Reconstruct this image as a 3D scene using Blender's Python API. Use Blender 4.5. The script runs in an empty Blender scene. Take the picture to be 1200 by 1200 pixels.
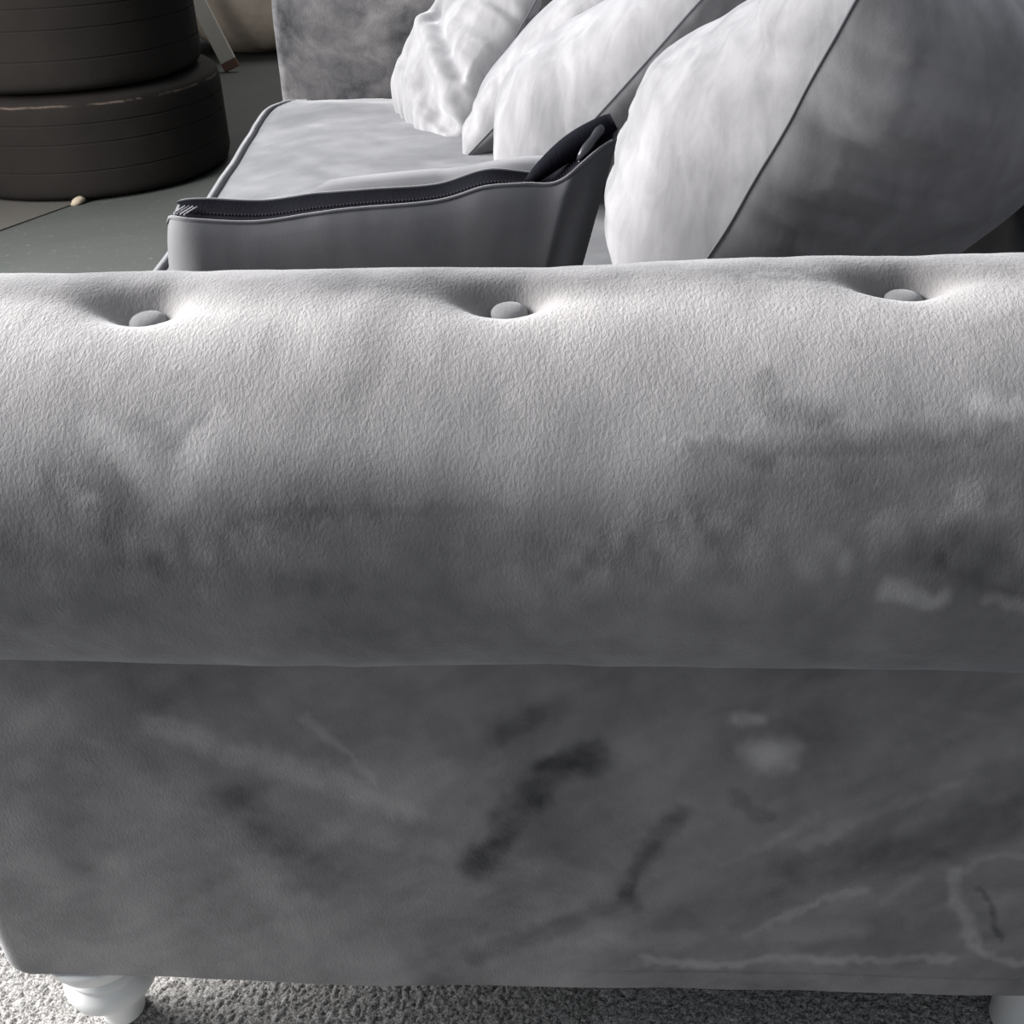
import bpy, math
import numpy as np
from mathutils import Vector, Matrix

C = bpy.context.scene.collection
scn = bpy.context.scene
PI = math.pi

# ------------------------------------------------------------------ camera
def make_camera(loc, yaw, pitch, roll, f_px):
    y, p, r = (math.radians(a) for a in (yaw, pitch, roll))
    f = Vector((-math.sin(y)*math.cos(p), math.cos(y)*math.cos(p), -math.sin(p)))
    rt = Vector((math.cos(y), math.sin(y), 0)); up = rt.cross(f)
    rt2 = math.cos(r)*rt + math.sin(r)*up; up2 = rt2.cross(f)
    cd = bpy.data.cameras.new('camera'); co = bpy.data.objects.new('camera', cd); C.objects.link(co)
    m = Matrix((rt2, up2, -f)).transposed().to_4x4(); m.translation = Vector(loc)
    co.matrix_world = m
    cd.sensor_fit = 'HORIZONTAL'; cd.sensor_width = 36; cd.lens = 36*f_px/1200
    cd.clip_start = .02
    scn.camera = co
make_camera((0, 0, .93), 2.5, 33, -1.0, 1250)

# ------------------------------------------------------------------ world, daylight, exposure
w = bpy.data.worlds.new('world'); scn.world = w; w.use_nodes = True
bg = w.node_tree.nodes['Background']
bg.inputs[0].default_value = (.86, .92, 1.0, 1); bg.inputs[1].default_value = .48

def area(name, loc, target, sx, sy, power, col):
    l = bpy.data.lights.new(name, 'AREA'); l.shape = 'RECTANGLE'; l.size = sx; l.size_y = sy
    l.energy = power; l.color = col
    o = bpy.data.objects.new(name, l); C.objects.link(o); o.location = loc
    o.rotation_euler = (Vector(target)-Vector(loc)).to_track_quat('-Z', 'Y').to_euler()
    return o
area('doorway_daylight', (-2.3, 1.2, 1.30), (.1, .8, .55), 2.0, 1.5, 250, (1.0, .985, .97))
area('rear_fill', (-.9, 6.0, 2.9), (-1.2, 5.6, 0), 1.2, .6, 45, (1.0, .97, .92))  # added fill lamp, no real source: lifts sack, board and rear floor

scn.view_settings.view_transform = 'Standard'; scn.view_settings.look = 'None'
scn.view_settings.gamma = 1; scn.view_settings.use_curve_mapping = False
scn.view_settings.exposure = 0.0

# ------------------------------------------------------------------ noise
def _hash(ix, iy, iz, seed):
    h = (ix.astype(np.int64)*374761393 + iy.astype(np.int64)*668265263 + iz.astype(np.int64)*2147483647 + seed*974711) & 0xffffffff
    h = ((h ^ (h >> 13))*1274126177) & 0xffffffff
    return ((h ^ (h >> 16)) & 0xffff)/65535.0
def vnoise(x, y, z=None, seed=0):
    x = np.asarray(x, float); y = np.asarray(y, float); z = np.zeros_like(x) if z is None else z
    ix, iy, iz = np.floor(x), np.floor(y), np.floor(z)
    fx, fy, fz = x-ix, y-iy, z-iz
    fx, fy, fz = (t*t*t*(t*(t*6-15)+10) for t in (fx, fy, fz))
    r = 0
    for a in (0, 1):
        for b in (0, 1):
            for c in (0, 1):
                wgt = (fx if a else 1-fx)*(fy if b else 1-fy)*(fz if c else 1-fz)
                r = r + wgt*_hash(ix+a, iy+b, iz+c, seed)
    return r*2-1
def fbm(x, y, z=None, octv=4, seed=0):
    s, a, f = 0, 1.0, 1.0
    for k in range(octv):
        s = s + a*vnoise(x*f, y*f, None if z is None else z*f, seed+k*17); a *= .5; f *= 2.03
    return s/1.6
def sstep(a, b, x):
    t = np.clip((x-a)/(b-a), 0, 1); return t*t*(3-2*t)

# ------------------------------------------------------------------ mesh helpers
def link(name, me, mat=None, parent=None, smooth=True):
    o = bpy.data.objects.new(name, me); C.objects.link(o)
    if mat: me.materials.append(mat)
    if smooth: me.polygons.foreach_set('use_smooth', np.ones(len(me.polygons), bool))
    if parent: o.parent = parent
    return o
def raw(name, verts, faces):
    me = bpy.data.meshes.new(name); me.from_pydata([tuple(map(float, v)) for v in verts], [], [tuple(map(int, f)) for f in faces]); me.update(); return me
def grid_mesh(name, P, closed_u=False, closed_v=False, uv=None, attrs=None, caps=()):
    # P: (nu, nv, 3); faces run so that dP/du x dP/dv is the outside
    nu, nv = P.shape[:2]
    V = P.reshape(-1, 3)
    iu = np.arange(nu if closed_u else nu-1); iv = np.arange(nv if closed_v else nv-1)
    A, B = np.meshgrid(iu, iv, indexing='ij'); A2, B2 = (A+1) % nu, (B+1) % nv
    F = np.stack([A*nv+B, A2*nv+B, A2*nv+B2, A*nv+B2], -1).reshape(-1, 4)
    me = bpy.data.meshes.new(name)
    extra = [list(c) for c in caps]
    nl = F.size + sum(len(c) for c in extra)
    me.vertices.add(len(V)); me.vertices.foreach_set('co', V.ravel())
    me.loops.add(nl)
    vi = np.concatenate([F.ravel()]+[np.array(c) for c in extra]).astype(np.int32)
    me.loops.foreach_set('vertex_index', vi)
    me.polygons.add(len(F)+len(extra))
    tot = np.concatenate([np.full(len(F), 4)]+[np.array([len(c)]) for c in extra]).astype(np.int32)
    st = np.concatenate([[0], np.cumsum(tot)[:-1]]).astype(np.int32)
    me.polygons.foreach_set('loop_start', st); me.polygons.foreach_set('loop_total', tot)
    if uv is not None:
        l = me.uv_layers.new(name='UVMap')
        l.data.foreach_set('uv', uv.reshape(-1, 2)[vi].astype(np.float32).ravel())
    for k, a in (attrs or {}).items():
        at = me.attributes.new(k, 'FLOAT', 'POINT'); at.data.foreach_set('value', a.reshape(-1).astype(np.float32))
    me.update(); me.validate()
    return me
def lathe(name, prof, n=40, mat=None, parent=None, loc=(0, 0, 0), tilt=(0, 0)):
    prof = np.array(prof, float); a = np.arange(n)/n*2*PI
    P = np.stack([np.outer(np.cos(a), prof[:, 0]), np.outer(np.sin(a), prof[:, 0]), np.tile(prof[:, 1], (n, 1))], -1)
    P[..., 0] += tilt[0]*(P[..., 2]); P[..., 1] += tilt[1]*P[..., 2]
    me = grid_mesh(name, P, closed_u=True)
    o = link(name, me, mat, parent); o.location = loc; return o
def tube(name, pts, r, mat, parent=None, n=8, closed=False):
    pts = np.array(pts, float); m = len(pts)
    T = (np.roll(pts, -1, 0)-np.roll(pts, 1, 0)) if closed else np.gradient(pts, axis=0)
    T /= np.linalg.norm(T, axis=1)[:, None]+1e-12
    ref = np.array([.13, .21, .97]); 
    if abs((T@ref)).max() > .97: ref = np.array([.9, -.3, .2])
    N = np.cross(T, ref); N /= np.linalg.norm(N, axis=1)[:, None]; B = np.cross(T, N)
    a = np.arange(n)/n*2*PI
    rr = np.broadcast_to(r, (m,))
    P = pts[:, None]+rr[:, None, None]*(np.cos(a)[None, :, None]*N[:, None]+np.sin(a)[None, :, None]*B[:, None])
    caps = () if closed else (list(range(n))[::-1], [(m-1)*n+i for i in range(n)])
    return link(name, grid_mesh(name, P, closed_u=closed, closed_v=True, caps=caps), mat, parent)
def rbox(name, lo, hi, mat, parent=None, bev=.01, seg=3):
    import bmesh
    bm = bmesh.new(); bmesh.ops.create_cube(bm, size=1)
    for v in bm.verts:
        for k in range(3): v.co[k] = (lo[k]+hi[k])/2+v.co[k]*(hi[k]-lo[k])
    if bev: bmesh.ops.bevel(bm, geom=bm.edges[:], offset=bev, segments=seg, affect='EDGES', profile=.5)
    me = bpy.data.meshes.new(name); bm.to_mesh(me); bm.free()
    return link(name, me, mat, parent)
def empty(name, loc=(0, 0, 0)):
    o = bpy.data.objects.new(name, None); C.objects.link(o); o.location = loc; o.empty_display_size = .1; return o
def tag(o, label=None, cat=None, group=None, kind=None):
    for k, v in (('label', label), ('category', cat), ('group', group), ('kind', kind)):
        if v: o[k] = v
    return o
def cr(pts, n):
    """smooth curve through points (Catmull-Rom), n samples"""
    p = np.array(pts, float); m = len(p)
    t = np.linspace(0, m-1, n); i = np.clip(np.floor(t).astype(int), 0, m-2); f = (t-i)[:, None]
    g = lambda k: p[np.clip(k, 0, m-1)]
    a, b, c, d = g(i-1), g(i), g(i+1), g(i+2)
    return .5*((2*b)+(-a+c)*f+(2*a-5*b+4*c-d)*f**2+(-a+3*b-3*c+d)*f**3)

# ------------------------------------------------------------------ materials
class NT:
    def __init__(s, name):
        s.m = bpy.data.materials.new(name); s.m.use_nodes = True; s.t = s.m.node_tree; s.n = s.t.nodes
        s.b = s.n['Principled BSDF']
    def add(s, typ, **k):
        nd = s.n.new(typ)
        for a, v in k.items(): setattr(nd, a, v)
        return nd
    def l(s, a, b): s.t.links.new(a, b)
    def noise(s, vec, scale, detail=3, rough=.5, dist=0):
        nd = s.add('ShaderNodeTexNoise'); nd.inputs['Scale'].default_value = scale; nd.inputs['Detail'].default_value = detail
        nd.inputs['Roughness'].default_value = rough; nd.inputs['Distortion'].default_value = dist
        if vec: s.l(vec, nd.inputs['Vector'])
        return nd.outputs['Fac']
    def math(s, op, a, b=None, clamp=False):
        nd = s.add('ShaderNodeMath', operation=op, use_clamp=clamp)
        for i, v in enumerate((a, b)):
            if v is None: continue
            if isinstance(v, (int, float)): nd.inputs[i].default_value = v
            else: s.l(v, nd.inputs[i])
        return nd.outputs[0]
    def mix(s, f, a, b):
        nd = s.add('ShaderNodeMix', data_type='RGBA')
        for sock, v in ((nd.inputs[0], f), (nd.inputs[6], a), (nd.inputs[7], b)):
            if isinstance(v, (int, float)): sock.default_value = v
            elif isinstance(v, tuple): sock.default_value = (*v, 1)
            else: s.l(v, sock)
        return nd.outputs[2]
    def ramp(s, f, stops):
        nd = s.add('ShaderNodeValToRGB'); e = nd.color_ramp.elements
        while len(e) < len(stops): e.new(.5)
        for el, (p, c) in zip(e, stops):
            el.position = p; el.color = (c, c, c, 1) if isinstance(c, (int, float)) else (*c, 1)
        s.l(f, nd.inputs[0]); return nd.outputs[0]
    def mapping(s, vec, scale=(1, 1, 1), rot=(0, 0, 0)):
        nd = s.add('ShaderNodeMapping'); nd.inputs['Scale'].default_value = scale; nd.inputs['Rotation'].default_value = rot
        s.l(vec, nd.inputs['Vector']); return nd.outputs[0]
    def bump(s, h, strength, dist):
        nd = s.add('ShaderNodeBump'); nd.inputs['Distance'].default_value = dist
        if isinstance(strength, (int, float)): nd.inputs['Strength'].default_value = strength
        else: s.l(strength, nd.inputs['Strength'])
        s.l(h, nd.inputs['Height']); s.l(nd.outputs[0], s.b.inputs['Normal'])

def velvet(name, dark, lite, sheen=.6, attr=False, bump=.5, nap_shade=.5, scale=1.0, sheen_rough=.45, streak=(1, 1, 1)):
    t = NT(name)
    tc = t.add('ShaderNodeTexCoord')
    uv = tc.outputs['UV'] if attr else tc.outputs['Object']
    n1 = t.noise(t.mapping(uv, streak), 9*scale, 4, .55, 1.2)
    n2 = t.noise(t.mapping(uv, streak), 34*scale, 3, .6, .8)
    v = t.math('ADD', t.math('MULTIPLY', n1, .65), t.math('MULTIPLY', n2, .35))
    v = t.math('MULTIPLY', t.math('SUBTRACT', v, .5), nap_shade*4.0)
    if attr:
        a = t.add('ShaderNodeAttribute', attribute_name='nap_shade').outputs['Fac']
        v = t.math('ADD', v, a)
    v = t.math('ADD', t.math('MULTIPLY', v, .5), .5, True)
    t.l(t.mix(v, dark, lite), t.b.inputs['Base Color'])
    t.b.inputs['Roughness'].default_value = .75
    t.b.inputs['Specular IOR Level'].default_value = .25
    t.l(t.math('MULTIPLY', t.math('ADD', t.math('MULTIPLY', v, .8), .6), sheen), t.b.inputs['Sheen Weight'])
    t.b.inputs['Sheen Roughness'].default_value = sheen_rough
    t.b.inputs['Sheen Tint'].default_value = (.95, .96, 1, 1)
    fine = t.noise(t.mapping(uv, (1.0, .55, 1.0)), 560, 3, .6, .4)
    mid = t.noise(t.mapping(uv, (1.0, .6, 1.0)), 190, 2, .5, .6)
    h = t.math('ADD', t.math('MULTIPLY', fine, .6), t.math('MULTIPLY', mid, .27))
    if attr:
        r = t.add('ShaderNodeAttribute', attribute_name='rough').outputs['Fac']
        st = t.math('MULTIPLY', t.math('ADD', t.math('MULTIPLY', r, 1.6), 1.0), bump)
        t.bump(h, st, .0022)
    else:
        t.bump(h, bump, .002)
    return t.m
def plain(name, col, rough=.6, var=.15, scale=20, bump=0, bscale=60, metallic=0, bdist=.002, spec=.5, dust=None):
    t = NT(name); tc = t.add('ShaderNodeTexCoord'); o = tc.outputs['Object']
    n = t.noise(o, scale, 4, .6)
    c0 = tuple(c*(1-var) for c in col); c1 = tuple(min(1, c*(1+var)) for c in col)
    t.l(t.mix(n, c0, c1), t.b.inputs['Base Color'])
    t.b.inputs['Specular IOR Level'].default_value = spec
    if dust:
        z = t.add('ShaderNodeSeparateXYZ'); t.l(o, z.inputs[0]); z = z.outputs[2]
        f = t.math('LESS_THAN', t.math('ABSOLUTE', t.math('ADD', t.math('SUBTRACT', z, dust), t.math('MULTIPLY', t.math('SUBTRACT', t.noise(o, 9, 3), .5), .012))), .0028)
        f = t.math('MULTIPLY', f, t.ramp(t.noise(o, 14, 4, .7), [(.42, 0.0), (.60, .8)]))
        t.l(t.mix(f, t.mix(n, c0, c1), (.10, .075, .06)), t.b.inputs['Base Color'])
    t.b.inputs['Roughness'].default_value = rough; t.b.inputs['Metallic'].default_value = metallic
    if bump: t.bump(t.noise(o, bscale, 3), bump, bdist)
    return t.m

M_arm = velvet('grey_velvet_arm', (.022, .022, .026), (.60, .568, .558), sheen=.42, attr=True, bump=.34, nap_shade=.30, scale=.8)
M_vel = velvet('grey_velvet', (.08, .08, .090), (.17, .17, .185), sheen=.7, bump=.15, nap_shade=.6)
M_seat = velvet('grey_velvet_seat', (.036, .038, .042), (.088, .090, .096), sheen=.32, bump=.12, nap_shade=.6, scale=.7)
M_btn = velvet('button_velvet', (.16, .155, .16), (.30, .295, .30), sheen=.5, bump=.15, nap_shade=.4)
M_cush = velvet('cushion_velvet', (.085, .084, .090), (.33, .325, .335), sheen=.7, bump=.14, nap_shade=.9, scale=1.0, streak=(1, 1, .4))
M_cushp = velvet('small_cushion_velvet', (.045, .045, .050), (.10, .10, .108), sheen=.30, bump=.10, nap_shade=.4)
M_pipe = velvet('piping_velvet', (.07, .07, .078), (.12, .12, .128), sheen=.5, bump=.05, nap_shade=.2)
M_zip = plain('zip_tape_dark', (.008, .008, .012), .95, .2, 60, .3, 500, spec=.05)
M_zipt = plain('zip_coil_dark', (.010, .010, .013), .8, .2, 60, spec=.15)
M_zipm = plain('zip_pull_dark_metal', (.10, .10, .11), .3, .1, 60, metallic=.8)
M_thread = plain('grey_thread', (.5, .5, .52), .8)
M_leg = plain('silver_grey_paint', (.76, .765, .755), .38, .06, 15, .05, 40)
M_under = plain('black_lining', (.02, .02, .02), .9)
M_rubber = plain('dusty_tyre_rubber', (.0115, .0095, .0085), .9, .35, 7, .25, 120, spec=.22, dust=.272)
M_board = plain('off_white_board', (.36, .34, .30), .7, .12, 8)
M_rust = plain('brown_board_end', (.10, .05, .035), .9, .3, 30)
M_sack = plain('dusty_beige_sack', (.60, .50, .41), .9, .3, 6, .3, 25, bdist=.01)
M_peb = plain('pale_stone', (.36, .30, .22), .8, .3, 80)
M_wall = plain('painted_block_wall', (.30, .30, .29), .9, .12, 3, .3, 40)

def floor_mat():
    t = NT('worn_concrete'); o = t.add('ShaderNodeTexCoord').outputs['Object']
    a = t.noise(o, 2.2, 5, .6, .5); b = t.noise(o, 45, 4, .7)
    c = t.mix(a, (.032, .037, .035), (.068, .072, .066))
    sp = t.ramp(b, [(.60, 0.0), (.72, 1.0)])
    c = t.mix(t.math('MULTIPLY', sp, .5), c, (.15, .15, .13))
    t.l(c, t.b.inputs['Base Color']); t.b.inputs['Roughness'].default_value = .75
    t.bump(b, .4, .004); return t.m
def carpet_mat():
    t = NT('grey_loop_carpet'); o = t.add('ShaderNodeTexCoord').outputs['Object']
    h = t.add('ShaderNodeAttribute', attribute_name='pile').outputs['Fac']
    n = t.noise(o, 520, 2, .5)
    v = t.math('ADD', t.math('MULTIPLY', h, .40), t.math('MULTIPLY', t.math('SUBTRACT', n, .39), 2.4), True)
    t.l(t.mix(v, (.07, .067, .064), (.52, .505, .49)), t.b.inputs['Base Color']); t.b.inputs['Roughness'].default_value = .95
    t.bump(n, .5, .002); return t.m
M_floor = floor_mat(); M_carpet = carpet_mat()

# ------------------------------------------------------------------ the setting
fl = rbox('floor', (-2.4, -1.6, -.10), (2.2, 7.4, 0), M_floor, bev=0); tag(fl, kind='structure')
wf = rbox('wall_far', (-2.5, 7.4, -.1), (2.3, 7.5, 3.0), M_wall, bev=0); tag(wf, kind='structure')
wr = rbox('wall_right', (2.2, -1.6, -.1), (2.3, 7.4, 3.0), M_wall, bev=0); tag(wr, kind='structure')
wl = rbox('wall_left', (-2.5, 2.75, -.1), (-2.4, 7.4, 3.0), M_wall, bev=0); tag(wl, kind='structure')
sl = raw('concrete_slab', [(-2.39, 2.2, .004), (-1.82, 2.2, .004), (-1.385, 3.11, .004), (-1.2, 3.5, .004), (-2.39, 4.2, .004),
                           (-2.39, 2.2, -.001), (-1.82, 2.2, -.001), (-1.385, 3.11, -.001), (-1.2, 3.5, -.001), (-2.39, 4.2, -.001)],
         [(0, 1, 2, 3, 4), (0, 5, 6, 1), (1, 6, 7, 2), (2, 7, 8, 3), (3, 8, 9, 4), (4, 9, 5, 0)])
M_slab = plain('smooth_brownish_concrete', (.075, .070, .062), .8, .2, 5, .2, 60)
link('concrete_slab', sl, M_slab, fl, smooth=False)

# carpet: a laid piece with real pile under the near end of the sofa
def make_carpet():
    x0, x1, y0, y1 = -.75, .75, .18, .98
    fx = np.linspace(x0, x1, 940); fy = np.linspace(y0, y1, 500)
    X, Y = np.meshgrid(fx, fy, indexing='ij')
    wx = X+.004*vnoise(X*90, Y*90, seed=3); wy = Y+.004*vnoise(X*90, Y*90, seed=8)
    h = vnoise(wx*330, wy*300, seed=5)*.6+vnoise(wx*520, wy*520, seed=6)*.5
    h = np.clip(.5+.75*h, 0, 1)
    edge = np.minimum.reduce([X-x0, x1-X, Y-y0, y1-Y]); e = sstep(0, .006, edge)
    P = np.stack([X, Y, .001+e*(.005+.0024*h)], -1)
    o = link('carpet', grid_mesh('carpet', P, attrs={'pile': h}), M_carpet)
    return tag(o, 'speckled grey looped carpet lying under the sofa arm', 'carpet')
make_carpet()

# ------------------------------------------------------------------ sofa
YC, ZC, RR, YP = .556, .601, .12, .52
A_END = math.radians(252.5); ZJ = ZC+RR*math.sin(A_END)
ARM_X0, ARM_X1 = -.453, .685
STROKES = [
    ( [(0.033, -0.092), (0.004, -0.1), (-0.026, -0.148), (-0.056, -0.209)] , 0.0075 , -0.55 , 0 ),
    ( [(0.15, -0.089)] , 0.0102 , 1.0 , 0 ),
    ( [(0.122, -0.06), (0.141, -0.055)] , 0.003 , 0.6 , 0 ),
    ( [(-0.269, -0.069), (-0.203, -0.1), (-0.146, -0.125), (-0.1, -0.15)] , 0.0066 , 0.42 , 0.3 ),
    ( [(-0.168, -0.06), (-0.122, -0.12)] , 0.002 , 0.3 , 0 ),
    ( [(-0.099, -0.132), (-0.049, -0.081)] , 0.0077 , 0.22 , 0 ),
    ( [(-0.151, -0.169), (-0.077, -0.195)] , 0.0078 , 0.2 , 0 ),
    ( [(-0.222, -0.144), (-0.176, -0.227)] , 0.0114 , -0.35 , 0 ),
    ( [(-0.061, -0.089), (0.003, -0.049)] , 0.009 , -0.3 , 0 ),
    ( [(0.094, -0.145), (0.056, -0.24)] , 0.0048 , -0.5 , 0 ),
    ( [(0.057, -0.25), (-0.056, -0.318)] , 0.0066 , -0.35 , 0 ),
    ( [(0.039, -0.303), (0.234, -0.275)] , 0.0066 , 0.25 , 0 ),
    ( [(0.15, -0.287), (0.215, -0.237), (0.239, -0.227)] , 0.0028 , 0.5 , 0 ),
    ( [(0.08, -0.324), (0.312, -0.309)] , 0.0031 , 0.45 , 0 ),
    ( [(0.295, -0.204), (0.304, -0.242), (0.326, -0.288), (0.349, -0.312), (0.372, -0.313)] , 0.003 , 0.5 , 0.3 ),
    ( [(0.297, -0.213), (0.312, -0.192), (0.34, -0.184)] , 0.0027 , 0.3 , 0 ),
    ( [(0.313, -0.222), (0.353, -0.287)] , 0.0015 , -0.4 , 0 ),
    ( [(0.336, -0.241)] , 0.0102 , 0.22 , 0 ),
    ( [(0.186, -0.207), (0.278, -0.172), (0.328, -0.131)] , 0.0126 , -0.4 , 0 ),
    ( [(0.269, -0.099), (0.308, -0.074)] , 0.0065 , 0.2 , 0 ),
    ( [(0.182, -0.179), (0.287, -0.107)] , 0.003 , 0.25 , 0 ),
    ( [(0.254, -0.244), (0.268, -0.214)] , 0.0035 , 0.3 , 0 ),
    ( [(0.129, -0.199), (0.19, -0.151)] , 0.0024 , 0.2 , 0 ),
    ( [(0.128, -0.127), (0.155, -0.152)] , 0.003 , -0.3 , 0 ),
    ( [(-0.229, 0.235), (-0.205, 0.214), (-0.195, 0.197)] , 0.0044 , 0.45 , 0.2 ),
    ( [(-0.167, 0.24), (-0.183, 0.214), (-0.193, 0.199)] , 0.005 , 0.45 , 0.2 ),
    ( [(-0.212, 0.242), (-0.19, 0.229), (-0.173, 0.244)] , 0.0026 , -0.45 , 0 ),
    ( [(-0.225, 0.21), (-0.221, 0.192)] , 0.0075 , -0.3 , 0 ),
    ( [(-0.234, 0.201)] , 0.0035 , 0.4 , 0 ),
    ( [(0.107, 0.258), (0.108, 0.241), (0.137, 0.239)] , 0.0044 , -0.5 , 0.5 ),
    ( [(0.056, 0.229), (0.106, 0.234), (0.192, 0.237)] , 0.001 , 0.3 , 0 ),
    ( [(0.073, 0.224), (0.221, 0.228)] , 0.0024 , -0.3 , 0 ),
    ( [(0.209, 0.245), (0.223, 0.239)] , 0.0036 , 0.7 , 0.3 ),
    ( [(0.174, 0.15), (0.199, 0.145)] , 0.0033 , 0.7 , 0.5 ),
    ( [(0.225, 0.145), (0.241, 0.139)] , 0.0028 , 0.5 , 0.8 ),
    ( [(0.023, 0.167), (0.057, 0.176), (0.095, 0.177)] , 0.015 , 0.12 , 1 ),
    ( [(0.134, 0.168), (0.169, 0.191), (0.218, 0.199)] , 0.0068 , 0.4 , 1 ),
    ( [(0.183, 0.177), (0.233, 0.153)] , 0.008 , -0.28 , 0.6 ),
    ( [(-0.255, 0.209), (-0.215, 0.174), (-0.149, 0.175)] , 0.01 , 0.0 , 0.7 ),
    ( [(0.15, 0.278)] , 0.0033 , -0.35 , 0 ),
    ( [(-0.191, 0.27), (-0.183, 0.27)] , 0.0024 , -0.3 , 0 ),
    ( [(0.21, 0.283), (0.237, 0.292)] , 0.0032 , -0.25 , 0 ),
    ( [(0.111, 0.339), (0.145, 0.349)] , 0.0015 , 0.3 , 0 ),
    ( [(0.097, 0.334), (0.143, 0.336)] , 0.0014 , -0.25 , 0 ),
    ( [(-0.276, 0.283), (-0.242, 0.289)] , 0.0024 , 0.2 , 0 ),
    ( [(-0.036, 0.219), (-0.003, 0.236)] , 0.002 , 0.15 , 0 ),
    ( [(-0.148, 0.193), (-0.019, 0.194)] , 0.002 , -0.15 , 0.2 ),
    ( [(-0.281, 0.174), (-0.108, 0.15)] , 0.0044 , -0.12 , 0.2 ),
]
BUTTONS = [(-.4200, 99), (-.2225, 97.5), (-.0235, 95.5), (.1890, 92.5), (.4000, 90)]

def seg_d(px, py, a, b):
    ax, ay = a; bx, by = b; dx, dy = bx-ax, by-ay; L = dx*dx+dy*dy
    t = np.clip(((px-ax)*dx+(py-ay)*dy)/(L+1e-12), 0, 1) if L > 0 else 0
    return np.hypot(px-ax-t*dx, py-ay-t*dy)

def arm_top(x):     # the roll rises a little towards the back of the sofa
    return np.interp(x, [-.5, -.3, 0, .28, .5], [-.006, -.005, 0, .0065, .009])

sofa = empty('sofa', (0, .55, 0))
tag(sofa, 'grey velvet sofa with rolled buttoned arms and turned legs filling the frame', 'sofa')
SOFA = Vector((0, .55, 0))
def adopt(o):
    o.parent = sofa; o.matrix_parent_inverse = Matrix.Translation(-SOFA); return o

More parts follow.
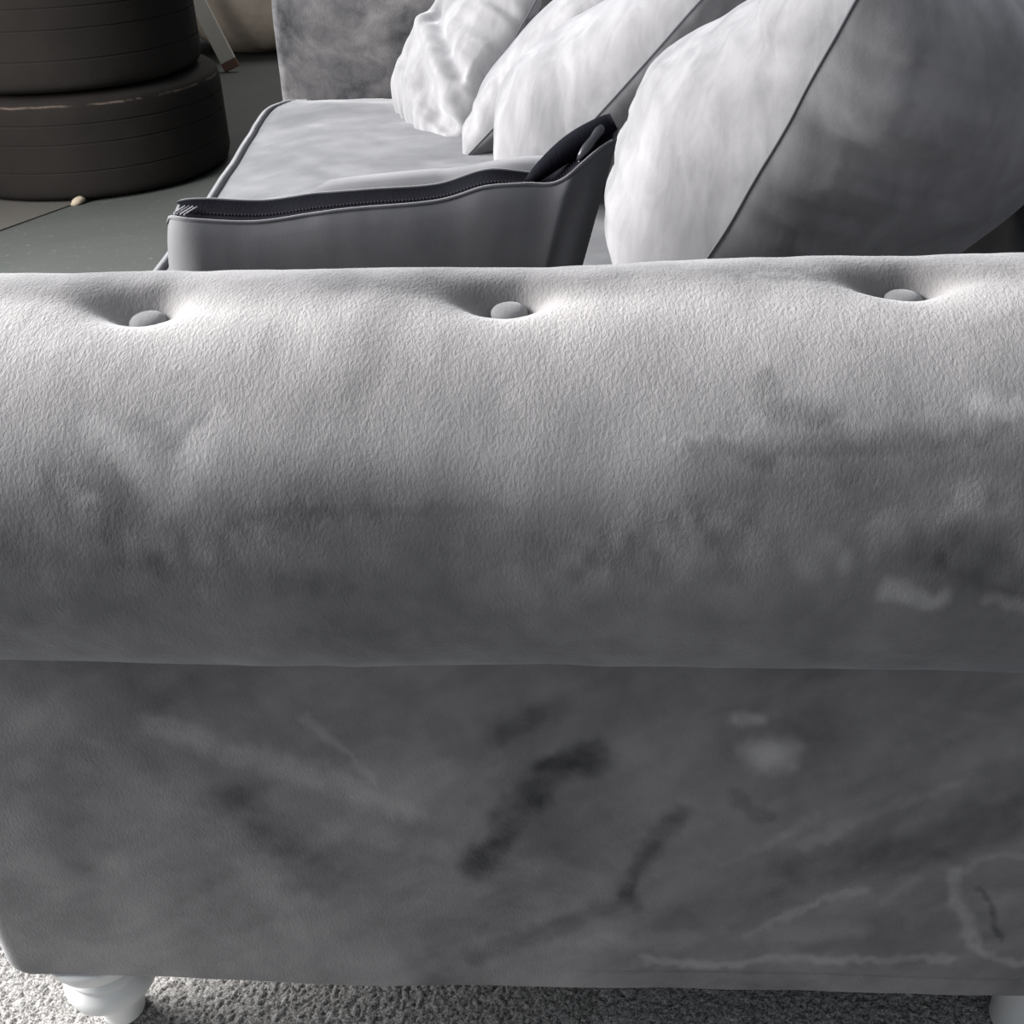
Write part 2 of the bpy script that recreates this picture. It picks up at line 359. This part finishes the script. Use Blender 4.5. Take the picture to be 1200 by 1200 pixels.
def make_arm(mirror=False, y_inner=None, full=True):
    # profile from the inner foot over the roll to the outer foot; v = arc length from the crease
    dv = .0026 if full else .012
    zi = .13
    inner = np.arange(zi, ZC, dv*2)
    thb = math.degrees(A_END); nr = int(RR*(A_END)/dv)
    prof = [(YC+RR, z, 1, 0, (A_END*RR)+(ZC-z), -1) for z in inner]
    for k in range(nr+1):
        th = A_END*k/nr
        prof.append((YC+RR*math.cos(th), ZC+RR*math.sin(th), math.cos(th), math.sin(th), (A_END-th)*RR, th))
    for z in np.linspace(ZJ, .13, int((ZJ-.13)/dv)+1)[1:]:
        prof.append((YP, z, -1, 0, z-ZJ, 9))
    prof = np.array(prof)
    # front (x0) and back end roundings
    rb = .016; k = 7
    xs, ins = [], []
    for j in range(k): a = j/k*PI/2; xs.append(ARM_X0+rb*(1-math.sin(a))); ins.append(rb*(1-math.cos(a)))
    xs = [ARM_X0+rb*(1-math.cos(j/k*PI/2)) for j in range(k)]; ins = [rb*(1-math.sin(j/k*PI/2)) for j in range(k)]
    mid = np.arange(ARM_X0+rb, ARM_X1-rb, dv)
    X = np.concatenate([xs, mid, (ARM_X0+ARM_X1)-np.array(xs[::-1])]); INS = np.concatenate([ins, np.zeros(len(mid)), ins[::-1]])
    XX = X[:, None]+0*prof[None, :, 0]; v = prof[None, :, 4]+0*XX; th = prof[None, :, 5]+0*XX
    Y = prof[None, :, 0]+0*XX; Z = prof[None, :, 1]+0*XX; NY = prof[None, :, 2]; NZ = prof[None, :, 3]
    onroll = (th >= 0) & (th < 8)
    d = -INS[:, None]+0*XX
    # cloth unevenness
    d = d+.0022*fbm(XX*7, v*7, seed=11, octv=3)
    roll_w = sstep(.0, .05, v)
    d = d+roll_w*.0007*fbm(XX*26+3, v*14, seed=21, octv=3)
    # slack drape on the side panel
    d = d+(1-sstep(-.02, 0, v))*.0022*fbm(XX*5+v*6, v*4-XX*3, seed=31, octv=3)
    # tucked lower hem
    d = d-(1-sstep(0, .003, np.abs(Z-.150)))*.0022*sstep(-.05, .10, XX)*(v < 0)
    # buttoned hollows with their pleats
    for bx, bth in BUTTONS:
        bv = (A_END-math.radians(bth))*RR
        dx, dy = XX-bx, v-bv
        # the hollow is wider towards the front of the sofa
        dd = np.hypot(dx*np.where(dx < 0, .62, .85), dy*1.0)
        d = d-onroll*(.0155*np.exp(-(dd/.0145)**2)+.0048*np.exp(-(dd/.034)**2))
        for ang, wd, ln, dp in ((176, .006, .05, .0028), (-8, .006, .045, .0022), (70, .006, .03, .0016), (-100, .005, .02, .0008)):
            ca, sa = math.cos(math.radians(ang)), math.sin(math.radians(ang))
            al = dx*ca+dy*sa; pe = -dx*sa+dy*ca
            d = d-onroll*dp*np.exp(-(pe/(wd*(1+np.clip(al, 0, 1)*12)))**2)*np.exp(-np.clip(al, 0, 1)/ln)*(al > 0)
    Z = Z+arm_top(XX)*sstep(ZC-.05, ZC+RR, Z)
    Y = Y+NY*d; Z = Z+NZ*d
    foot = np.where(prof[None, :, 1] < .1301, INS[:, None], 0); Z = Z+foot*0
    # rounded lower corner at the front
    cz = np.clip((.13+.011)-Z, 0, .011); cx = .011-np.sqrt(np.clip(.011**2-cz**2, 0, None))
    Xp = XX+np.where(XX < 0, cx, -cx)*sstep(.05, .0, np.minimum(XX-ARM_X0, ARM_X1-XX))
    # nap: brushed pile, with the arm's light and shade painted in as well
    wx = XX+.0055*fbm(XX*28, v*28, seed=41, octv=3)+.003*vnoise(XX*160, v*90, seed=42); wv = v+.0055*fbm(XX*28+9, v*28, seed=43, octv=3)+.004*vnoise(XX*150, v*70, seed=44)
    nap_shade = np.where(v > 0, .30, .20)*fbm(XX*11+2, v*7, seed=51, octv=5)
    nap_shade = nap_shade+.11*fbm((XX+v*.7)*14, (v-XX*.7)*60, seed=57, octv=3)*(v < 0)
    rough = np.clip(.30*roll_w+.1*fbm(XX*8, v*8, seed=61), 0, 1)*(v > 0)
    brk = fbm(XX*60+v*25, v*60-XX*25, seed=83, octv=4)
    hi = np.zeros(XX.shape); lo = np.zeros(XX.shape)
    for pts, wdt, val, ro in STROKES:
        wdt = wdt*1.75
        dist = np.full(XX.shape, 9.0)
        if len(pts) == 1: dist = np.hypot(wx-pts[0][0], wv-pts[0][1])
        for a, b in zip(pts[:-1], pts[1:]): dist = np.minimum(dist, seg_d(wx, wv, a, b))
        m = (1-sstep(.25, 1.55, dist/wdt))*np.clip(.80+.28*brk, .1, 1.0)
        same = (v > 0) == (pts[0][1] > 0)
        hi = np.maximum(hi, m*val*same); lo = np.minimum(lo, m*val*same); rough = np.maximum(rough, m*ro*same)
    nap_shade = nap_shade+hi+lo
    nap_shade = nap_shade+np.clip(rough-.2, 0, 1)*.42*vnoise(XX*150, v*95, seed=66)*(v > 0)
    # underside brushed darker; light painted in: pale upper front, dark top, panel, inner faces
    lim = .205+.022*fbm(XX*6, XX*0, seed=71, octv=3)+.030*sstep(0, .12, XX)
    nap_shade = nap_shade*(.5 if mirror else 1)+np.where(v > 0, np.where((th < 0) | (mirror & (th < 1.2)), -.80, .90*(sstep(-.025, .026, v-lim)-.5)+.15*sstep(.25, .30, v)-1.15*sstep(.305, .350, v)+.06), -.34)
    P = np.stack([Xp, Y, Z], -1)
    if mirror:
        P[..., 1] = y_inner+(YC+RR-P[..., 1])
        P[..., 0] -= .10*(1-sstep(-.46, .45, P[..., 0]))
    P[..., 1] -= SOFA.y
    uv = np.stack([XX, v], -1)
    n, m_ = XX.shape
    capA, capB = list(range(m_)), [(n-1)*m_+i for i in range(m_)][::-1]
    me = grid_mesh('arm', P, uv=uv, attrs={'nap_shade': nap_shade, 'rough': rough}, caps=(capA, capB))
    if mirror: me.flip_normals()
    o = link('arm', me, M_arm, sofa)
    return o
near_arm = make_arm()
for b in BUTTONS:
    bx, bth = b; th = math.radians(bth)
    prof = [(0, .0022), (.003, .0021), (.006, .0017), (.0086, .0007), (.0099, -.0008), (.0101, -.0022), (.0094, -.005), (0, -.005)]
    o = lathe('button', prof[::-1], 28, M_btn, sofa)
    rr = RR-.0140
    n = Vector((0, math.cos(th), math.sin(th)))
    o.rotation_mode = 'QUATERNION'; o.rotation_quaternion = n.to_track_quat('Z', 'Y')
    o.location = Vector((bx, YC+rr*math.cos(th), ZC+rr*math.sin(th)+float(arm_top(bx))))-SOFA
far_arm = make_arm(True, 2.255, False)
# outward facing welt round the front of each arm is not in view; seat base, back, lining
def sbox(name, lo, hi, mat, bev, seg=4):
    lo = (lo[0], lo[1]-SOFA.y, lo[2]); hi = (hi[0], hi[1]-SOFA.y, hi[2])
    return rbox(name, lo, hi, mat, sofa, bev, seg)
sb = sbox('seat_base', (-.44, .672, .135), (.665, 2.26, .345), M_vel, .015)
for vtx in sb.data.vertices:      # the front rail runs out towards the far arm like the cushion above it
    if vtx.co.x < 0: vtx.co.x -= .095*(vtx.co.y+SOFA.y-.672)/1.59
sbox('lining', (-.42, .54, .122), (.65, 2.38, .134), M_under, .002)

# backrest with an outward roll
def make_back():
    r = .085; xi, zc = .505, .76
    pr = [(xi, z) for z in np.linspace(.34, zc, 20)]
    for k in range(1, 31):
        th = PI-math.radians(255)*k/30
        pr.append((xi+r+r*math.cos(th), zc+r*math.sin(th)))
    pr += [(xi+r+.03, z) for z in np.linspace(pr[-1][1], .13, 14)[1:]]
    pr = np.array(pr); ys = np.linspace(.560, 2.37, 90)
    Yg, I = np.meshgrid(ys, np.arange(len(pr)), indexing='ij')
    x = pr[I, 0]+.006*fbm(Yg*6, pr[I, 1]*6, seed=91, octv=3); z = pr[I, 1]
    keep = (Yg > .69) & (Yg < 2.24)
    P = np.stack([np.where(keep, x, x), Yg-SOFA.y, z], -1)
    P[..., 1] = np.clip(P[..., 1], .69-SOFA.y, 2.24-SOFA.y)
    n, m_ = I.shape
    me = grid_mesh('backrest', P, caps=(list(range(m_))[::-1], [(n-1)*m_+i for i in range(m_)])); me.flip_normals()
    return link('backrest', me, M_vel, sofa)
make_back()

# seat cushion: edge line follows the photographed front edge
def make_seat():
    y0, y1, x1 = .685, 2.245, .49
    n, m_ = 150, 90
    yy = np.linspace(0, 1, n); 
    fx = cr([(-.455, .68), (-.472, .95), (-.492, 1.246), (-.511, 1.549), (-.533, 1.85), (-.552, 2.06), (-.556, 2.17), (-.53, 2.232), (-.49, 2.246)], 200)
    P = []
    u = np.linspace(-1, 1, n); v = np.linspace(-1, 1, m_)
    ys = y0+(u+1)/2*(y1-y0)
    xf = np.interp(ys, fx[:, 1], fx[:, 0])
    U, Vv = np.meshgrid(u, v, indexing='ij')
    X = xf[:, None]+(Vv+1)/2*(x1-xf[:, None]); Y = ys[:, None]+0*X
    e = np.minimum.reduce([X-xf[:, None]+.002, x1-X+.002, Y-y0+.002, y1-Y+.002])
    crown = .022*sstep(0, .16, e)
    z = .461+crown+.003*fbm(X*9, Y*9, seed=5, octv=3)-.010*(1-sstep(0, .012, e))
    # shallow puckers running along the front edge
    z = z+.0018*vnoise(X*30+Y*20, Y*12, seed=8)*sstep(0, .05, e)
    top = np.stack([X, Y-SOFA.y, z], -1)
    # boxed sides, drawn as a closed ring loft
    ring = np.concatenate([top[:, 0], top[-1, 1:], top[-2::-1, -1], top[0, -2:0:-1]])
    me = grid_mesh('seat_cushion', top); 
    o = link('seat_cushion', me, M_seat, sofa); me.flip_normals() if me.polygons[0].normal.z < 0 else None
    zz = np.array([0, -.03, -.06, -.09, -.112]); bul = np.array([0, .006, .008, .005, -.004])
    c = ring.mean(0)
    S = []
    for dz, b in zip(zz, bul):
        q = ring.copy(); q[:, 2] += dz; dvec = q[:, :2]-c[:2]; dvec /= np.linalg.norm(dvec, axis=1)[:, None]; 
        q[:, 0] += np.where(dvec[:, 0] < -.3, -b, 0); S.append(q)
    S = np.array(S)
    side = grid_mesh('border', S, closed_v=True); side.flip_normals() 
    link('cushion_border', side, M_vel, o)
    pts = np.concatenate([ring[:n]]); pts = pts+np.array([-.004, 0, .004])
    tube('piping', pts, .0062, M_pipe, o, 10)
    p2 = pts.copy(); p2[:, 2] -= .108; p2[:, 0] += .002
    tube('piping', p2, .005, M_pipe, o, 8)
    return o
make_seat()

# legs
def front_leg(x, y, tilt=(0.0, 0)):
    leg = empty('leg'); leg.parent = sofa; leg.location = Vector((x, y, 0))-SOFA
    pr = [(.0, .126), (.0475, .126), (.0480, .1225), (.0470, .116), (.0425, .105), (.036, .097), (.030, .0925), (.0275, .091),
          (.0305, .0895), (.0345, .0865), (.0350, .0835), (.0325, .081), (.0335, .079), (.0385, .073), (.0405, .066), (.0385, .058), (.033, .0515), (.027, .047), (.0245, .042), (.0225, .034), (.0200, .024), (.0185, .014), (.019, .011), (.0175, .0092), (0, .0092)]
    l = lathe('turned_post', pr[::-1], 56, M_leg, leg, tilt=(0, 0))
    return leg
front_leg(-.393, .567)
front_leg(-.48, 2.365)
def back_leg(x, y):
    pr = [(0, .0092), (.026, .0092), (.028, .012), (.033, .121), (.033, .125), (0, .125)]
    o = lathe('leg', pr, 40, M_leg, sofa); o.location = Vector((x, y, 0))-SOFA; return o
back_leg(.429, .575); back_leg(.429, 2.30)

# ------------------------------------------------------------------ scatter cushions
def pillow(name, seam0, yaw, lean, w, h, tf, tb, label, mat=M_cush, seed=1, folds=(), pull=.05, piping=True, group='scatter cushions along the back of the sofa', wr=1.0, n=120, sag=.16, sagb=.16, puff=.5, puffb=None):
    """seam0: a point on the near side seam at height fraction .35; U points away from the camera, V up the lean, N to the front"""
    ps, ln = math.radians(yaw), math.radians(lean)
    U = np.array([-math.sin(ps), math.cos(ps), 0]); B = np.array([math.cos(ps), math.sin(ps), 0])
    V = math.sin(ln)*B+math.cos(ln)*np.array([0, 0, 1]); N = np.cross(V, U); N = -math.cos(ln)*B+math.sin(ln)*np.array([0, 0, 1])
    cen = np.array(seam0)+U*w/2
    s = np.sin(np.linspace(-PI/2, PI/2, n))
    u, v = np.meshgrid(s, s, indexing='ij')
    eu, ev = 1-u*u, 1-v*v
    px = u*w/2*(1-pull*ev*np.abs(u)**3); py = v*h/2*(1-pull*eu*np.abs(v)**3)
    px = px+.003*vnoise(v*4, u*3, seed=seed+2)*np.abs(u)
    # gathers that run in from the seams
    edge_u = np.exp(-(1-np.abs(u))*3.2); edge_v = np.exp(-(1-np.abs(v))*3.2)
    out = []
    for sgn, t in ((1, tf), (-1, tb)):
        sg = sag if sgn == 1 else sagb
        prof = np.clip(eu, 0, 1)**(puff if sgn == 1 or puffb is None else puffb)*np.clip(ev, 0, 1)**min(.5, puff+.05)
        g = vnoise(v*9+seed, u*1.2+sgn*5, seed=seed+3)*edge_u+vnoise(u*9+seed, v*1.2, seed=seed+4)*edge_v
        g = g+.5*vnoise(v*22+seed, u*2.5+sgn*5, seed=seed+5)*edge_u
        big = fbm(u*1.6+seed, v*1.6+sgn*3, seed=seed+6, octv=2)
        d = t*prof*np.maximum(.2, 1-sg*v-.25*abs(sg)*(1-v*v))*(1+.10*big)+(.0085*g)*wr*np.clip(prof*3, 0, 1)
        if sgn == 1 or True:
            for (a, b, wd, dp, sd) in folds:
                if sd != sgn: continue
                q = seg_d(u, v, a, b); d = d+dp*np.exp(-(q/wd)**2)*np.clip(prof*2.5, 0, 1)
        d = np.maximum(d, t*prof*.12)
        out.append(cen+px[..., None]*U+py[..., None]*V+sgn*d[..., None]*N)
    f, b = out
    cen3 = cen.copy()
    # origin at the base centre of the cushion
    base = Vector(cen-V*h/2)
    P = f-np.array(base); Q = b-np.array(base)
    m1 = grid_mesh(name, P); nrm = np.array(m1.polygons[len(m1.polygons)//2].normal)
    if nrm@N < 0: m1.flip_normals()
    import bmesh
    bm = bmesh.new(); bm.from_mesh(m1)
    m2 = grid_mesh(name, Q)
    if np.array(m2.polygons[len(m2.polygons)//2].normal)@N > 0: m2.flip_normals()
    bm.from_mesh(m2); bmesh.ops.remove_doubles(bm, verts=bm.verts, dist=1e-5)
    bm.to_mesh(m1); bm.free()
    o = link(name, m1, mat); o.location = base
    tag(o, label, 'cushion', group)
    if piping:
        mid = (f+b)/2-np.array(base)
        loop = np.concatenate([mid[:, 0], mid[-1, 1:], mid[-2::-1, -1], mid[0, -2:0:-1]])
        keep = [0]
        for i in range(1, len(loop)):
            if np.linalg.norm(loop[i]-loop[keep[-1]]) > .003: keep.append(i)
        tube('seam', loop[keep], .0016, M_pipe, o, 6, closed=True)
    return o

pillow('scatter_cushion', (.174, .965, .655), -40, 26, .47, .41, .222, .170,
       'large plump grey cushion in the near corner, pale front and dark shaded side',
       seed=7, puff=.34, puffb=.75, sag=.50, sagb=-.28, folds=(((-.95, -.12), (-.62, -.30), .05, -.006, -1), ((-.8, -.22), (-.55, -.36), .03, .005, -1), ((-.75, .0), (-.72, -.5), .05, .006, 1), ((-.7, -.1), (-.6, -.6), .04, -.006, 1)))
pillow('scatter_cushion', (.078, 1.37, .650), -26, 42, .33, .46, .142, .060,
       'pale creased grey cushion leaning between the near corner cushion and the one behind it',
       seed=21, puff=.36, puffb=.6, sag=.62, wr=.35)
pillow('scatter_cushion', (.008, 1.69, .633), -18, 45, .27, .46, .085, .045,
       'pale cushion third from the near arm, mostly hidden behind the creased one',
       seed=33, puff=.4, sag=.3, wr=.5)
pillow('scatter_cushion', (-.078, 1.862, .600), 20, 32, .345, .40, .095, .05,
       'crumpled grey cushion farthest away against the far arm, one corner tucked down',
       seed=45, wr=1.6, folds=(((.25, .25), (.42, -.15), .09, -.011, 1), ((.42, -.15), (.80, -.80), .08, -.015, 1), ((.05, -.15), (.45, -.75), .16, .012, 1),
              ((.02, .08), (-.85, -.28), .07, -.012, 1), ((.0, -.06), (-.85, -.44), .09, .009, 1), ((.05, .2), (-.10, -.02), .06, -.009, 1),
              ((-.45, -.50), (-.80, -.72), .13, -.015, 1), ((.1, -.55), (-.3, -.62), .08, .008, 1), ((.35, .9), (.15, .25), .08, -.008, 1)))

# ------------------------------------------------------------------ boxed cushion standing on its long side, zip upwards
def zip_cushion():
    base = np.array([-.14, .90, 0]); n = 110
    X = np.linspace(-.336, .054, n)
    E1 = cr([(-.338, .612), (-.336, .628), (-.329, .643), (-.316, .652), (-.248, .650), (-.175, .660), (-.095, .667), (-.056, .678), (-.024, .6805), (.001, .681), (.024, .694), (.053, .708)], 300)
    E2 = cr([(-.340, .612), (-.338, .630), (-.333, .644), (-.321, .653), (-.256, .651), (-.206, .657), (-.154, .661), (-.099, .665), (-.055, .677), (-.011, .673), (.003, .675), (.018, .693), (.040, .711), (.056, .716)], 300)
    E3 = cr([(-.340, .60), (-.324, .632), (-.276, .638), (-.243, .643), (-.218, .650), (-.194, .658), (-.115, .666), (-.089, .667), (-.032, .676), (.014, .677), (.035, .681), (.056, .676)], 300)
    z1 = np.interp(X, E1[:, 0], E1[:, 1]); z2 = np.interp(X, E2[:, 0], E2[:, 1]); z3 = np.interp(X, E3[:, 0], E3[:, 1])
    # lower corners: the outline draws in below the right tip
    rows = []
    for i, x in enumerate(X):
        e = min(1, math.sqrt(max(0, 1-(max(0, (-.292-x)/.044))**2)))       # left rounding
        er = sstep(0, .045, np.array(.054-x)); er = float(er)
        t = max(.0, e)*(.25+.75*er)
        b = .050*t+.0012; mid = .915
        yf, yr = .87, .925
        ys_f = mid-(mid-yf)*max(t, .06); ys_r = mid+(yr-mid)*max(t, .3)
        zb = .472
        hgt = z1[i]-zb
        pts = []
        for f, bl in ((0, .55), (.03, .8), (.12, 1.2), (.3, 1.5), (.5, 1.45), (.7, 1.25), (.85, .95), (.94, .55), (.985, .2)):
            pts.append((ys_f-.018*bl*t, zb+hgt*f))
        pts.append((ys_f, z1[i]))
        dip = .006*t
        for f in (.12, .3, .5, .7, .88):
            pts.append((ys_f+(ys_r-ys_f)*f, z1[i]+(z2[i]-z1[i])*f-dip*math.sin(PI*f)))
        pts.append((ys_r, z2[i]))
        hb = z3[i]+.004*t
        pts.append((ys_r+.014*t, z2[i]*.35+hb*.65)); pts.append((ys_r+.034*t, hb)); pts.append((ys_r+.052*t, hb-.012*t))
        for f, bl in ((.82, 1.0), (.6, 1.15), (.35, 1.1), (.12, .8), (.0, .4)):
            pts.append((ys_r+.055*bl*t, zb+(hb-zb)*f))
        shx = [0]*len(pts)
        rows.append([(x-sh, y, z) for (y, z), sh in zip(pts, shx)])
    P = np.array(rows)
    # outline draws in towards the bottom at both ends
    fz = np.clip((P[..., 2]-.472)/(P[..., 2].max(1, keepdims=True)-.472), 0, 1)
    rightw = sstep(-.10, .054, P[..., 0]); 
    P[..., 0] -= .050*rightw*(1-fz)**1.0*1.2
    P[..., 0] -= .006*(1-sstep(-.336, -.30, P[..., 0]))*np.sin(PI*fz)
    P[..., 1] += .003*fbm(P[..., 0]*14, P[..., 2]*14, seed=77, octv=3)
    Pl = P-base
    m_ = P.shape[1]
    me = grid_mesh('zipped_cushion', Pl, closed_v=True, caps=(list(range(m_)), [(n-1)*m_+i for i in range(m_)][::-1]))
    o = link('zipped_cushion', me, M_cushp); o.location = base
    # orientation check
    me.calc_loop_triangles()
    import bmesh; bm = bmesh.new(); bm.from_mesh(me); bmesh.ops.recalc_face_normals(bm, faces=bm.faces); bm.to_mesh(me); bm.free()
    tag(o, 'narrow grey cushion standing against the near arm with its dark zip edge up', 'cushion', None)
    i1, i2 = 9, 15
    tube('piping', Pl[2:-1, i1]+[0, 0, .001], .0015, M_pipe, o, 8)
    tube('piping', Pl[2:-1, i2]+[0, 0, .001], .0015, M_pipe, o, 8)
    # dark tape band lying in the gusset
    S = np.stack([Pl[3:-1, k]+np.array([0, 0, .0016]) for k in range(i1, i2+1)], 1)
    S[:, 0, 1] += .0035; S[:, -1, 1] -= .0025
    tp = grid_mesh('zip_tape', S); tp.flip_normals() if tp.polygons[20].normal.z < 0 else None
    tape = link('zip_tape', tp, M_zip, o)
    mdl = Pl[4:-2, 12]+np.array([0, 0, .003])
    # coil: one continuous spiral
    L = np.concatenate([[0], np.cumsum(np.linalg.norm(np.diff(mdl, axis=0), axis=1))]); tt = np.arange(0, L[-1], .0006)
    c = np.stack([np.interp(tt, L, mdl[:, k]) for k in range(3)], 1)
    ph = tt/.0030*2*PI
    c[:, 1] += .0020*np.cos(ph)+.004; c[:, 2] += .0010*np.sin(ph)-.001
    tube('zip_coil', c, .0006, M_zipt, tape, 5)
    # stitches that close the two ends
    for xx in np.linspace(-.322, -.312, 5):
        i = int(np.argmin(abs(X-xx)))
        a = P[i, 10]-base+[0, 0, .004]; b = P[i, 13]-base+[.003, 0, .004]
        tube('stitch', np.linspace(a, b, 4), .0006, M_thread, tape, 5)
    # pull at the raised end
    a = P[-10, 11]-base+np.array([0, 0, .005]); b = P[-4, 13]-base+np.array([0, 0, .011])
    q = np.linspace(a, b, 10); r = np.array([.0015, .0032, .0042, .0045, .0042, .0038, .0042, .0046, .004, .0015])
    tube('zip_slider', q, r, M_zipm, tape, 10)
    # gathered dark end of the tape folded over at the tip
    a = P[-22, 13]-base; b = P[-1, 14]-base+np.array([-.004, 0, .006])
    q = cr([a, (a+b)/2+[0, 0, .004], b], 14); r = .010*np.sin(np.linspace(.15, PI*.80, 14))**.7
    tube('tape_end', q, r, M_zip, o, 12)
    return o
zip_cushion()

# ------------------------------------------------------------------ tyres
def tyre(name, cx, cy, z0, R, W, rim, label, seed):
    n = 150
    tread = []
    def half(s):
        return [(rim, .10*W), (rim+.012, .045*W), (rim+.06, .005*W), (R-.10, 0.0), (R-.055, .006*W), (R-.030, .018*W), (R-.018, .034*W), (R-.011, .050*W), (R-.009, .053*W), (R-.004, .085*W), (R-.001, .13*W)]
    lo = half(0)
    grooves = [.30, .56, .74]
    body = []
    for g in grooves:
        body += [(R, g*W-.012), (R, g*W-.0032), (R, g*W-.0026), (R-.0022, g*W-.0012), (R-.0022, g*W+.0012), (R, g*W+.0028), (R, g*W+.0034), (R, g*W+.012)]
    hi = [(r, W-z) for r, z in lo[::-1]]
    inner = [(rim-.004, .88*W), (rim+.03, .84*W), (R-.05, .75*W), (R-.035, .5*W), (R-.05, .25*W), (rim+.03, .16*W), (rim-.004, .12*W)]
    pr = np.array(lo+body+hi+inner)
    a = np.arange(n)/n*2*PI
    r = pr[None, :, 0]+.0014*vnoise(np.cos(a)[:, None]*9+seed, np.sin(a)[:, None]*9+pr[None, :, 1]*30, seed=seed)
    P = np.stack([np.cos(a)[:, None]*r, np.sin(a)[:, None]*r, pr[None, :, 1]+0*r], -1)
    t = empty(name, (cx, cy, z0)); tag(t, label, 'tyre', 'tyres in the stack')
    me = grid_mesh('casing', P, closed_u=True, closed_v=True)
    import bmesh; bm = bmesh.new(); bm.from_mesh(me); bmesh.ops.recalc_face_normals(bm, faces=bm.faces); bm.to_mesh(me); bm.free()
    link('casing', me, M_rubber, t)
    return t
tyre('tyre', -1.500, 3.500, 0.0, .440, .300, .235, 'lower dusty black tyre resting flat on the concrete floor', 3)
tyre('tyre', -1.515, 3.465, .302, .420, .300, .235, 'upper black tyre stacked on top of the other one', 5)

# ------------------------------------------------------------------ board, sack, stone
def board():
    a = Vector((-1.435, 5.03, .012)); b = Vector((-2.36, 5.25, 2.15))
    ax = (b-a).normalized(); side = ax.cross(Vector((0, 1, 0))).normalized(); th = ax.cross(side).normalized()
    L = (b-a).length
    def slab(t0, t1, name, mat, par, w0=.036):
        vs = []
        for t in (t0, t1):
            for s, q in ((-1, -1), (1, -1), (1, 1), (-1, 1)): vs.append(ax*t*L+side*s*w0+th*q*.009)
        me = raw(name, vs, [(0, 1, 2, 3), (7, 6, 5, 4), (0, 4, 5, 1), (1, 5, 6, 2), (2, 6, 7, 3), (3, 7, 4, 0)])
        import bmesh; bm = bmesh.new(); bm.from_mesh(me); bmesh.ops.recalc_face_normals(bm, faces=bm.faces)
        bmesh.ops.bevel(bm, geom=bm.edges[:], offset=.003, segments=2, affect='EDGES'); bm.to_mesh(me); bm.free()
        return link(name, me, mat, par, smooth=False)
    o = slab(.015, 1, 'board', M_board, None); o.location = a
    tag(o, 'narrow off-white board leaning behind the tyre stack', 'board')
    e = slab(0, .0155, 'stained_end', M_rust, o, .0365); tag(e, 'brown stained foot of the board')
board()
def sack():
    cx, cy = -1.47, 5.60; n, m_ = 90, 60
    a = np.arange(n)/n*2*PI; t = np.linspace(0, 1, m_)
    A, T = np.meshgrid(a, t, indexing='ij')
    r = .40*(np.sin(PI*np.clip(T*.96+.02, 0, 1))**.42)*(1-.25*T)
    sq = 1/np.maximum(np.abs(np.cos(A)), np.abs(np.sin(A)))**.35
    r = r*sq*(1+.07*fbm(np.cos(A)*2, np.sin(A)*2, T*3, seed=9, octv=3))
    r = r+.012*np.sin(A*11+T*4)*sstep(.5, 1, T)
    P = np.stack([np.cos(A)*r, np.sin(A)*r*.8, T*.78+.01*fbm(np.cos(A)*3, np.sin(A)*3, T*4, seed=4, octv=3)*(T > .02)], -1)
    P[..., 2] = np.maximum(P[..., 2], 0)
    me = grid_mesh('sack', P, closed_u=True)
    o = link('sack', me, M_sack); o.location = (cx, cy, .002)
    tag(o, 'slumped dusty beige sack on the floor behind the board', 'sack')
    neck = [(np.cos(x)*.055, np.sin(x)*.045, .765+.006*math.sin(3*x)) for x in a[::3]]
    tube('tie', neck, .009, M_board, o, 8, closed=True)
sack()
def stone():
    import bmesh
    bm = bmesh.new(); bmesh.ops.create_icosphere(bm, subdivisions=2, radius=1)
    for v in bm.verts:
        k = 1+.25*math.sin(v.co.x*3+v.co.y*5)+.15*math.sin(v.co.z*7)
        v.co = Vector((v.co.x*.020*k, v.co.y*.012*k, v.co.z*.011*k+.010))
    me = bpy.data.meshes.new('stone_chip'); bm.to_mesh(me); bm.free()
    o = link('stone_chip', me, M_peb); o.location = (-1.39, 3.075, 0); o.rotation_euler = (0, -.3, .5)
    tag(o, 'small pale stone chip on the floor at the foot of the tyres', 'stone')
stone()
